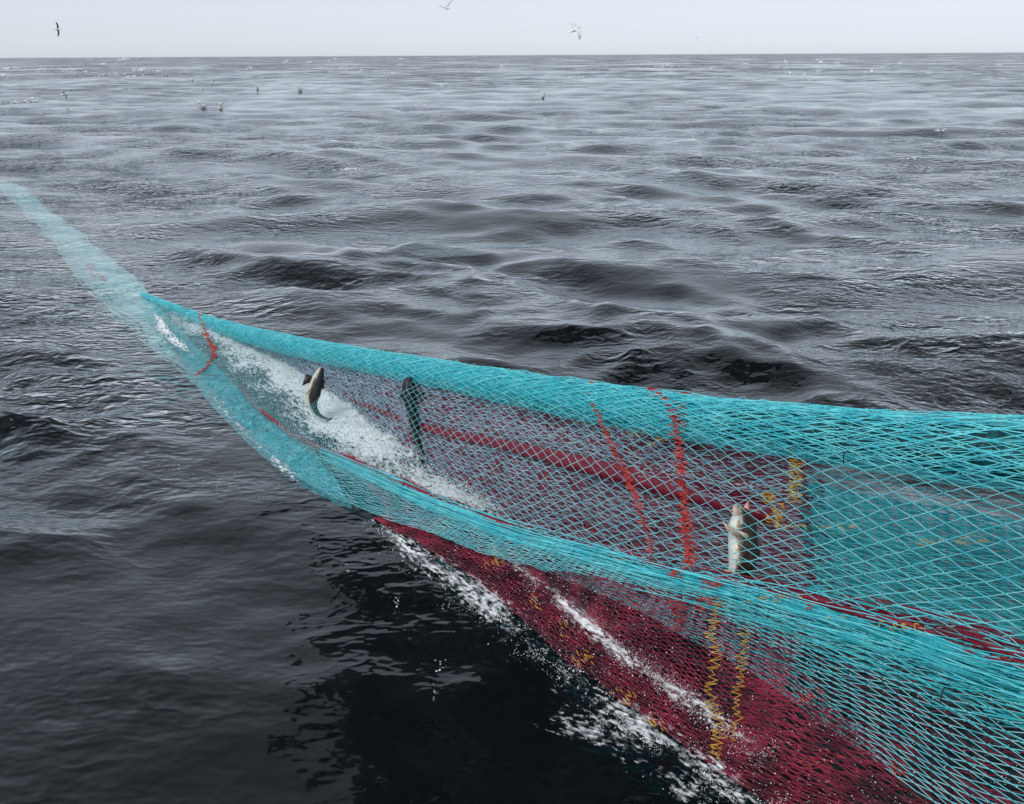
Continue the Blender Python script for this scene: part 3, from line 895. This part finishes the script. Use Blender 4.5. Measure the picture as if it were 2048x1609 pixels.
# hauling boom reaching out over the water above the view, seen in the photograph by its dark reflection
BOOM = empty('hauling_boom', (0, 0, 0))
tag(BOOM, 'dark hauling boom with hanging net, seen only mirrored in the near water', 'boom')
M_STEEL = plain('dark_painted_steel', (0.03, 0.035, 0.04), 0.5, 0.2, 3.0)
bx0, by_, bx1 = -4.0, 16.0, 3.8
v, f = tube_mesh(np.array([[bx0 - .8, by_, 11.6], [2, by_ - .2, 11.9], [7, by_ - .8, 11.7], [14, by_ - 5, 10.5], [20, by_ - 12, 7]]), .3, 10)
build('boom_arm', v, f, M_STEEL, BOOM)
v, f = tube_mesh(np.array([[bx0 - .5, by_ - .4, 11.2], [bx0 - .5, by_ + .4, 11.2]]), .6, 16)
build('power_block', v, f, M_STEEL, BOOM)
xx = np.linspace(bx0, bx1, 150); zz = np.linspace(0, 1, 60)
low = 5.25 + .35 * np.abs(np.sin(xx * 1.3)) + .2 * np.sin(xx * 3.7)
P = np.stack(np.broadcast_arrays(xx[:, None] + .08 * np.sin(zz[None] * 9 + xx[:, None]), by_ + .35 * np.sin(xx[:, None] * 2.1) + .1 * np.sin(zz[None] * 7),
                                 low[:, None] + (11.6 - low[:, None]) * zz[None]), -1).copy()
P += rng.normal(0, .01, P.shape)
idx = np.arange(P.shape[0] * P.shape[1]).reshape(P.shape[:2])
q = np.stack([idx[:-1, :-1], idx[1:, :-1], idx[1:, 1:], idx[:-1, 1:]], -1)
gap = (vnoise(np.stack([xx[:-1] * 1.0, xx[:-1] * 0], -1), .45, 8) > 9)[:, None] & (zz[None, :-1] < .75)
o = build('hanging_net_bundle', P.reshape(-1, 3), q[~gap].reshape(-1, 4), M_DARK, BOOM)
sm = o.modifiers.new('thick', 'SOLIDIFY'); sm.thickness = 0.06

# ------------------------------------------------------------------ fish
def fish_mat(name, belly, flank, back, rough=0.3):
    m, n, l = mat_new(name)
    out = n.new('ShaderNodeOutputMaterial'); b = n.new('ShaderNodeBsdfPrincipled')
    at = n.new('ShaderNodeAttribute'); at.attribute_name = 'back'
    tc = n.new('ShaderNodeTexCoord'); nz = n.new('ShaderNodeTexNoise')
    nz.inputs['Scale'].default_value = 38; nz.inputs['Detail'].default_value = 4
    ad = n.new('ShaderNodeMath'); ad.operation = 'MULTIPLY_ADD'; ad.inputs[1].default_value = 0.30
    l.new(tc.outputs['Object'], nz.inputs['Vector']); l.new(nz.outputs['Fac'], ad.inputs[0]); l.new(at.outputs['Fac'], ad.inputs[2])
    rp = n.new('ShaderNodeValToRGB')
    e = rp.color_ramp.elements
    e[0].position = 0.44; e[0].color = (*belly, 1); e[1].position = 0.68; e[1].color = (*back, 1)
    k = e.new(0.55); k.color = (*flank, 1)
    l.new(ad.outputs[0], rp.inputs['Fac']); l.new(rp.outputs['Color'], b.inputs['Base Color'])
    b.inputs['Roughness'].default_value = rough
    l.new(b.outputs[0], out.inputs['Surface'])
    return m
M_COD = fish_mat('cod_skin', (0.90, 0.86, 0.76), (0.24, 0.15, 0.06), (0.026, 0.014, 0.006))
M_FISHD = fish_mat('dark_fish_skin', (0.02, 0.022, 0.022), (0.01, 0.011, 0.011), (0.004, 0.005, 0.005), 0.5)
M_FISHG = fish_mat('olive_fish_skin', (0.60, 0.57, 0.46), (0.07, 0.06, 0.028), (0.010, 0.010, 0.007))
M_FIN = plain('fish_fin', (0.16, 0.11, 0.06), 0.4)
M_FINP = plain('pale_fish_fin', (0.55, 0.42, 0.32), 0.4)
M_FIND = plain('dark_fish_fin', (0.012, 0.013, 0.013), 0.4)
M_EYE = plain('fish_eye', (0.02, 0.02, 0.02), 0.1, 0.1)
M_LIP = plain('fish_mouth', (0.60, 0.30, 0.26), 0.4)

def loft(name, spine, wid, thk, wax, tax, mat, parent, seg=16, back=None, shade=None):
    """one continuous body: elliptical rings along a spine; wax = belly-to-back axis per ring, tax = thickness axis"""
    spine = np.asarray(spine); n = len(spine)
    an = np.linspace(0, 2 * math.pi, seg, endpoint=False)
    V = spine[:, None] + (wax[:, None] * np.cos(an)[None, :, None]) * np.asarray(wid)[:, None, None] \
        + (tax[:, None] * np.sin(an)[None, :, None]) * np.asarray(thk)[:, None, None]
    idx = np.arange(n * seg).reshape(n, seg); j = np.roll(idx, -1, 1)
    q = np.stack([idx[:-1], idx[1:], j[1:], j[:-1]], -1).reshape(-1, 4)
    V = V.reshape(-1, 3)
    c0, c1 = len(V), len(V) + 1
    V = np.concatenate([V, spine[:1], spine[-1:]])
    t = np.concatenate([np.stack([j[0], idx[0], np.full(seg, c0)], -1), np.stack([idx[-1], j[-1], np.full(seg, c1)], -1)])
    o = build(name, V, [q, t], mat, parent)
    a = o.data.attributes.new('back', 'FLOAT', 'POINT')
    val = np.tile(0.5 + 0.5 * np.cos(an) if shade is None else shade(an), n)
    a.data.foreach_set('value', np.concatenate([val, [0.5, 0.5]]).astype(np.float32))
    return o

def fin(name, pts, mat, parent, nrm, th=.004):
    """a fin with thickness from its outline"""
    pts = np.asarray(pts, float); n = len(pts)
    c = pts.mean(0)
    V = np.concatenate([pts + nrm * th * .3, pts - nrm * th * .3, [c + nrm * th], [c - nrm * th]])
    i = np.arange(n); j = (i + 1) % n
    t = np.concatenate([np.stack([i, j, np.full(n, 2 * n)], -1), np.stack([j + n, i + n, np.full(n, 2 * n + 1)], -1),
                        np.stack([i, i + n, j + n], -1), np.stack([i, j + n, j], -1)])
    return build(name, V, t, mat, parent)

def fish_frame(cen, depth):
    """cen: outline centre line (photograph direction), depth along lens axis -> spine and its axes"""
    k = np.array([[x, y] for x, y in cen], float)
    n = 26
    xy = curve_eval(k, np.linspace(0, len(k) - 1, n))
    sp = np.array([PD(x, y, depth) for x, y in xy])
    T = np.gradient(sp, axis=0); T /= np.linalg.norm(T, axis=1, keepdims=True)
    to = CAM - sp; to /= np.linalg.norm(to, axis=1, keepdims=True)
    sx = np.cross(to, T)   # in the picture plane, across the fish
    sx /= np.linalg.norm(sx, axis=1, keepdims=True)
    return sp, T, sx, np.cross(T, sx)

def pxm(px, depth): return px * depth / F

def eye(parent, c, r):
    t = np.linspace(0, math.pi, 7); p = np.linspace(0, 2 * math.pi, 10, endpoint=False)
    V = np.array([[math.sin(a) * math.cos(b), math.sin(a) * math.sin(b), math.cos(a)] for a in t for b in p]) * r + c
    idx = np.arange(70).reshape(7, 10); j = np.roll(idx, -1, 1)
    return build('eye', V, np.stack([idx[:-1], idx[1:], j[1:], j[:-1]], -1).reshape(-1, 4), M_EYE, parent)

def behind_front(px, py, gap):
    u, vq = FRONT.find(px, py)
    return float(project(FRONT(u, vq))[2]) + gap
print('fish depths', behind_front(1484, 1090, 0), behind_front(824, 800, 0), behind_front(630, 780, 0))
# cod on the right: head up, mouth open, pale belly to the left, brown back to the right
d = behind_front(1484, 1030, .20)
sp, T, sx, tz = fish_frame([(1484, 1016), (1485, 1050), (1486, 1090), (1484, 1125), (1474, 1155), (1462, 1180)], d)
if (sx[5] @ RI) < 0: sx, tz = -sx, -tz
t = np.linspace(0, 1, 26)
wd = pxm(np.interp(t, [0, .06, .2, .4, .6, .8, 1], [9, 17, 27, 29, 27, 19, 11]), d)
COD = empty('cod', PD(1476, 1180, d)); COD.location = (0, 0, 0)
tag(COD, 'pale bellied brown cod hanging head up with open mouth at the right', 'fish')
# turned a little so the belly faces the viewer
ang = math.radians(3)
wax = sx * math.cos(ang) - tz * math.sin(ang); tax = sx * math.sin(ang) + tz * math.cos(ang)
if (wax[5] @ (CAM - sp[5])) < 0:
    wax = sx * math.cos(ang) + tz * math.sin(ang); tax = -sx * math.sin(ang) + tz * math.cos(ang)
loft('body', sp, wd * 1.02, wd * .92, wax, tax, M_COD, COD)
to = (CAM - sp); to /= np.linalg.norm(to, axis=1, keepdims=True)
def fpt(px, py, dd=0.0): return PD(px, py, d - dd)
loft('lower_jaw', [fpt(1472, 1030, .03), fpt(1471, 1016, .035), fpt(1473, 1007, .03)], [.026, .022, .008], [.02, .015, .006], sx[:3], tz[:3], M_FINP, COD, 10)
loft('upper_jaw', [fpt(1490, 1026, .0), fpt(1494, 1010, .01), fpt(1497, 1003, .01)], [.03, .016, .006], [.026, .014, .006], sx[:3], tz[:3], M_LIP, COD, 10)
fin('pectoral_fin', [fpt(1490, 1066, .09), fpt(1470, 1058, .11), fpt(1452, 1048, .12), fpt(1444, 1042, .12), fpt(1454, 1062, .11), fpt(1474, 1076, .10)], M_FINP, COD, to[6])
fin('pectoral_fin', [fpt(1478, 1062, .10), fpt(1494, 1068, .10), fpt(1502, 1078, .08), fpt(1486, 1074, .10)], M_FINP, COD, to[6])
fin('anal_fin', [fpt(1464, 1140, .05), fpt(1450, 1140, .06), fpt(1446, 1148, .06), fpt(1458, 1156, .05)], M_FINP, COD, to[15])
fin('dorsal_fin', [fpt(1511, 1062), fpt(1522, 1086), fpt(1520, 1112), fpt(1508, 1108)], M_FIN, COD, to[10])
fin('dorsal_fin', [fpt(1508, 1116), fpt(1512, 1136), fpt(1500, 1156), fpt(1494, 1136)], M_FIN, COD, to[14])
fin('tail_fin', [fpt(1466, 1166), fpt(1478, 1190), fpt(1486, 1210), fpt(1460, 1204), fpt(1434, 1206), fpt(1450, 1184)], M_FIN, COD, to[24])
eye(COD, fpt(1497, 1034, .05), .011)

# dark fish in the middle, back to the viewer, fins spread
d = behind_front(820, 780, .13)
sp, T, sx, tz = fish_frame([(819, 755), (817, 772), (820, 800), (826, 830), (830, 858), (835, 882), (843, 902), (855, 922)], d)
if (sx[5] @ RI) < 0: sx, tz = -sx, -tz
wd = pxm(np.interp(t, [0, .05, .15, .3, .45, .6, .75, .88, 1], [5, 10, 14, 14, 11, 9, 6.5, 3.2, 1.2]), d)
DK = empty('dark_fish', (0, 0, 0))
tag(DK, 'slim black fish hanging head up in the middle with its side fins spread', 'fish')
loft('body', sp, wd, wd * .95, tz, sx, M_FISHD, DK)
def fpt(px, py, dd=0.0): return PD(px, py, d - dd)
to = (CAM - sp); to /= np.linalg.norm(to, axis=1, keepdims=True)
fin('pectoral_fin', [fpt(813, 774, .04), fpt(804, 782, .06), fpt(797, 800, .07), fpt(804, 800, .06), fpt(814, 790, .04)], M_FIND, DK, to[4])
fin('pectoral_fin', [fpt(828, 774, .04), fpt(842, 781, .06), fpt(852, 790, .07), fpt(840, 792, .06), fpt(829, 787, .04)], M_FIND, DK, to[4])
fin('dorsal_fin', [fpt(822, 790, .06), fpt(824, 812, .085), fpt(828, 838, .07), fpt(826, 838, .05)], M_FIND, DK, sx[8])
fin('tail_fin', [fpt(849, 912), fpt(854, 928), fpt(858, 936), fpt(850, 928), fpt(846, 926)], M_FIND, DK, to[24])
eye(DK, fpt(812, 764, .04), .008); eye(DK, fpt(829, 763, .04), .008)

# small fish on the left with its tail curling to the right
d = float(project(PZ(646, 838, .10))[2])
sp, T, sx, tz = fish_frame([(644, 736), (638, 752), (632, 768), (627, 786), (624, 800), (626, 814), (634, 828), (646, 836), (656, 839)], d)
if (sx[5] @ RI) < 0: sx, tz = -sx, -tz
wd = pxm(np.interp(t, [0, .06, .2, .4, .55, .7, .82, .92, 1], [4, 8, 13, 15, 11, 7, 4.5, 2.6, 1.0]), d)
SM = empty('olive_fish', (0, 0, 0))
tag(SM, 'small olive fish with white belly and curled tail over the foam', 'fish')
ang = math.radians(18)
wax = sx * math.cos(ang) - tz * math.sin(ang); tax = sx * math.sin(ang) + tz * math.cos(ang)
if (wax[5] @ (CAM - sp[5])) < 0:
    wax = sx * math.cos(ang) + tz * math.sin(ang); tax = -sx * math.sin(ang) + tz * math.cos(ang)
loft('body', sp, wd, wd * .8, wax, tax, M_FISHG, SM)
def fpt(px, py, dd=0.0): return PD(px, py, d - dd)
to = (CAM - sp); to /= np.linalg.norm(to, axis=1, keepdims=True)
fin('pectoral_fin', [fpt(624, 764, .03), fpt(614, 768, .05), fpt(604, 772, .06), fpt(608, 760, .06), fpt(612, 748, .05), fpt(624, 752, .03)], M_FIND, SM, to[5])
fin('pectoral_fin', [fpt(624, 776, .1), fpt(618, 786, .11), fpt(612, 792, .1), fpt(617, 780, .1)], M_FIN, SM, to[5])
fin('dorsal_fin', [fpt(646, 752), fpt(650, 764), fpt(647, 780), fpt(640, 776)], M_FIND, SM, to[8])
fin('tail_fin', [fpt(648, 835), fpt(660, 836), fpt(668, 837), fpt(660, 841), fpt(654, 844)], M_FIND, SM, to[24])
eye(SM, fpt(640, 745, .06), .010)

# ------------------------------------------------------------------ gulls
M_GW = plain('white_feathers', (0.82, 0.82, 0.81), 0.7, 0.06)
M_GG = plain('grey_feathers', (0.46, 0.48, 0.50), 0.7, 0.1)
M_GD = plain('dark_feathers', (0.05, 0.055, 0.06), 0.7, 0.1)
M_GP = plain('pale_grey_feathers', (0.74, 0.75, 0.76), 0.7, 0.06)
M_BILL = plain('gull_bill', (0.65, 0.42, 0.05), 0.5, 0.1)

def gull_mesh(name, span, raise_l, raise_r, sweep, mats, top_dark=False, folded=False):
    """gull along +Y: one mesh of body, head, tail and wings"""
    V, Fq, Mi = [], [], []
    def ring(y, w, h, z, seg=10):
        b = len(V)
        for k in range(seg):
            a = 2 * math.pi * k / seg
            V.append((w * math.cos(a), y, z + h * math.sin(a)))
        return b
    prof = [(-.34, .05, .006, .02), (-.22, .05, .02, .015), (-.10, .062, .05, .0), (.02, .07, .065, -.005), (.12, .06, .058, .005),
            (.20, .038, .042, .03), (.26, .038, .042, .04), (.30, .03, .033, .042), (.33, .01, .012, .036)]
    if folded:
        prof = [(-.36, .018, .012, .06), (-.24, .05, .045, .045), (-.10, .085, .075, .03), (.05, .095, .085, .03), (.15, .09, .10, .06),
                (.19, .065, .08, .12), (.20, .055, .06, .18), (.235, .045, .05, .20), (.265, .014, .016, .19)]
    bs = [ring(*p) for p in prof]
    for a, b in zip(bs[:-1], bs[1:]):
        for k in range(10):
            Fq.append((a + k, a + (k + 1) % 10, b + (k + 1) % 10, b + k)); Mi.append(0)
    if folded:
        for s in (-1, 1):      # wings folded along the flanks
            b = len(V)
            for (y, x, z) in [(.12, .08, .06), (.0, .10, .09), (-.2, .065, .085), (-.42, .01, .075), (-.2, .07, .03), (.0, .105, .035)]:
                V.append((s * x, y, z)); V.append((s * (x - .018), y, z + .012))
            for k in range(6):
                j = (k + 1) % 6
                Fq.append((b + 2*k, b + 2*j, b + 2*j + 1, b + 2*k + 1)); Mi.append(1)
            Fq.append((b, b + 2, b + 8, b + 10)); Mi.append(1); Fq.append((b + 2, b + 4, b + 6, b + 8)); Mi.append(1)
            Fq.append((b + 1, b + 3, b + 9, b + 11)); Mi.append(1); Fq.append((b + 3, b + 5, b + 7, b + 9)); Mi.append(1)
    else:
        for s, ra in ((-1, raise_l), (1, raise_r)):
            N = 9; prev = None
            for i in range(N):
                q = i / (N - 1)
                x = s * (.04 + q * span * .5)
                # rises to the wrist, then droops
                z = .03 + span * .5 * (ra[0] * min(q, .45) + ra[1] * max(0, q - .45))
                y = .06 + sweep * (min(q, .42) * .5 - max(0, q - .42) * .75) * span * .5
                ch = .17 * (1 - .25 * q) * (1 if q < .75 else (1.02 - (q - .75) * 3.2)) * (span / 1.2)
                th = .02 * (1 - q) + .004
                b = len(V)
                for (fy, fz) in [(.5, 0), (.2, 1), (-.5, .1), (.2, -.4)]:
                    V.append((x, y + ch * fy, z + th * fz))
                if prev is not None:
                    for k in range(4):
                        j = (k + 1) % 4
                        Fq.append((prev + k, prev + j, b + j, b + k))
                        Mi.append(2 if q > .84 else (1 if k in (0, 1) or top_dark else 0))
                prev = b
    me = bpy.data.meshes.new(name)
    me.from_pydata(V, [], Fq)
    for m in mats: me.materials.append(m)
    me.polygons.foreach_set('material_index', Mi)
    me.polygons.foreach_set('use_smooth', [True] * len(Fq))
    me.update()
    return me
bill_me = bpy.data.meshes.new('bill')
bill_me.from_pydata([(.008, .32, .034), (-.008, .32, .034), (0, .32, .046), (0, .39, .03)], [], [(0, 1, 3), (1, 2, 3), (2, 0, 3), (0, 2, 1)])
bill_me.materials.append(M_BILL)
billf_me = bpy.data.meshes.new('bill')
billf_me.from_pydata([(.008, .255, .18), (-.008, .255, .18), (0, .255, .192), (0, .32, .175)], [], [(0, 1, 3), (1, 2, 3), (2, 0, 3), (0, 2, 1)])
billf_me.materials.append(M_BILL)

def place_gull(name, me, loc, rot, scale, label, group, bill):
    o = empty(name, loc)
    o.rotation_euler = [math.radians(a) for a in rot]; o.scale = (scale,) * 3
    tag(o, label, 'gull', group)
    b = bpy.data.objects.new('body', me); COL.objects.link(b); b.parent = o
    k = bpy.data.objects.new('bill', bill); COL.objects.link(k); k.parent = o
    return o
G1 = gull_mesh('gull_body', 1.25, (.5, .25), (.75, .55), .7, [M_GW, M_GG, M_GG], False)
G2 = gull_mesh('gull_body', 1.25, (.1, -.3), (.1, -.2), .5, [M_GW, M_GD, M_GD], True)
G3 = gull_mesh('gull_body', 1.25, (.3, -.7), (.35, -.5), .6, [M_GW, M_GW, M_GG])
GF = gull_mesh('gull_body', 1.2, 0, 0, 0, [M_GW, M_GP, M_GP], folded=True)
def at(px, py, dist): return PD(px, py, dist)
place_gull('gull', G1, at(894, 17, 56), (6, -14, 30), 1.05, 'gull with raised wings flying at the top edge of the sky', 'gulls in the air', bill_me)
place_gull('gull', G2, at(114, 59, 85), (10, 74, -70), 1.0, 'dark winged gull banking steeply in the sky at far left', 'gulls in the air', bill_me)
place_gull('gull', G3, at(1148, 61, 58), (24, 34, -62), 1.35, 'white gull gliding with drooped wings above the horizon', 'gulls in the air', bill_me)
place_gull('gull', G1, at(1395, 77, 330), (0, 10, 60), 1.0, 'tiny far gull low in the sky right of the centre', 'gulls in the air', bill_me)
place_gull('gull', G3, PZ(126, 190, 1.0), (10, -20, -80), 1.25, 'pale gull skimming low over the waves at far left', 'gulls in the air', bill_me)
place_gull('gull', G3, PZ(2022, 112, 3.2), (10, 30, 40), 1.1, 'white gull skimming the horizon at the right edge', 'gulls in the air', bill_me)
def on_water(px, py):
    d = ray(px, py); d = d / np.linalg.norm(d)
    t0 = CAM_H / -d[2]
    t = np.linspace(t0 * .6, t0 * 1.5, 700)
    p = CAM + d * t[:, None]
    z, _, _ = sea(p[:, 0].copy(), p[:, 1].copy(), np.maximum(.02, np.hypot(p[:, 0], p[:, 1]) * .0104), False)
    k = np.nonzero(p[:, 2] < z)[0]
    k = k[0] if len(k) else len(t) // 2
    q = p[k].copy(); q[2] = z[k]
    return q
def float_gull(px, py, rz, label, sc=1.9):
    p = on_water(px, py)
    p[2] += .07
    place_gull('gull', GF, p, (0, 0, rz), sc, label, 'gulls sitting on the water', billf_me)
float_gull(405, 217, 170, 'white gull floating on the waves, left one of the near pair')
float_gull(441, 220, 200, 'white gull floating on the waves, right one of the near pair')
float_gull(600, 181, 160, 'white gull floating alone to the right behind the near pair')
float_gull(515, 180, 185, 'white gull floating just above and between the near pair and the lone one')
float_gull(406, 180, 195, 'white gull floating straight above the left gull of the near pair', 1.1)
float_gull(385, 163, 175, 'white gull floating farther out above the near pair, beside a dark wave')
float_gull(334, 152, 168, 'farthest white gull floating at the left below the whitecaps')
float_gull(1086, 196, 190, 'white gull floating on the right half of the sea, below the gliding gull')

# ------------------------------------------------------------------ whitecaps far out
def whitecaps():
    rg = np.random.default_rng(77)
    pts, rs = [], []
    for (px, py, w, n) in [(10, 138, 60, 60), (90, 140, 50, 30), (205, 128, 10, 14), (135, 141, 34, 40), (282, 140, 26, 40), (320, 142, 10, 12), (215, 150, 40, 26),
                           (262, 153, 30, 20), (45, 204, 60, 60), (60, 198, 24, 20), (255, 118, 10, 10), (570, 124, 12, 12), (672, 119, 16, 12), (1330, 133, 30, 34), (1425, 136, 20, 16),
                           (700, 340, 50, 70), (690, 145, 14, 14), (1160, 155, 16, 16), (780, 148, 20, 16), (1490, 128, 14, 10), (840, 210, 20, 12), (1820, 318, 40, 26), (1880, 262, 30, 20), (5, 150, 16, 16)] + [(rg.uniform(0, 2048), rg.uniform(118, 175), rg.uniform(6, 16), 9) for _ in range(34)]:
        for k in range(n):
            x = px + rg.normal(0, w * .3); y = py + rg.normal(0, 1.2) + (x - px) * -.06
            p = on_water(x, y)
            p[2] += .02
            pts.append(p); rs.append(np.hypot(p[0], p[1]) * .0007 * math.exp(rg.normal(0, .35)))
    v, f = octas(np.array(pts), np.array(rs), .55)
    tag(build('whitecap_foam', v, f, M_FOAM), 'white foam on the breaking wave crests far out', kind='stuff')
whitecaps()
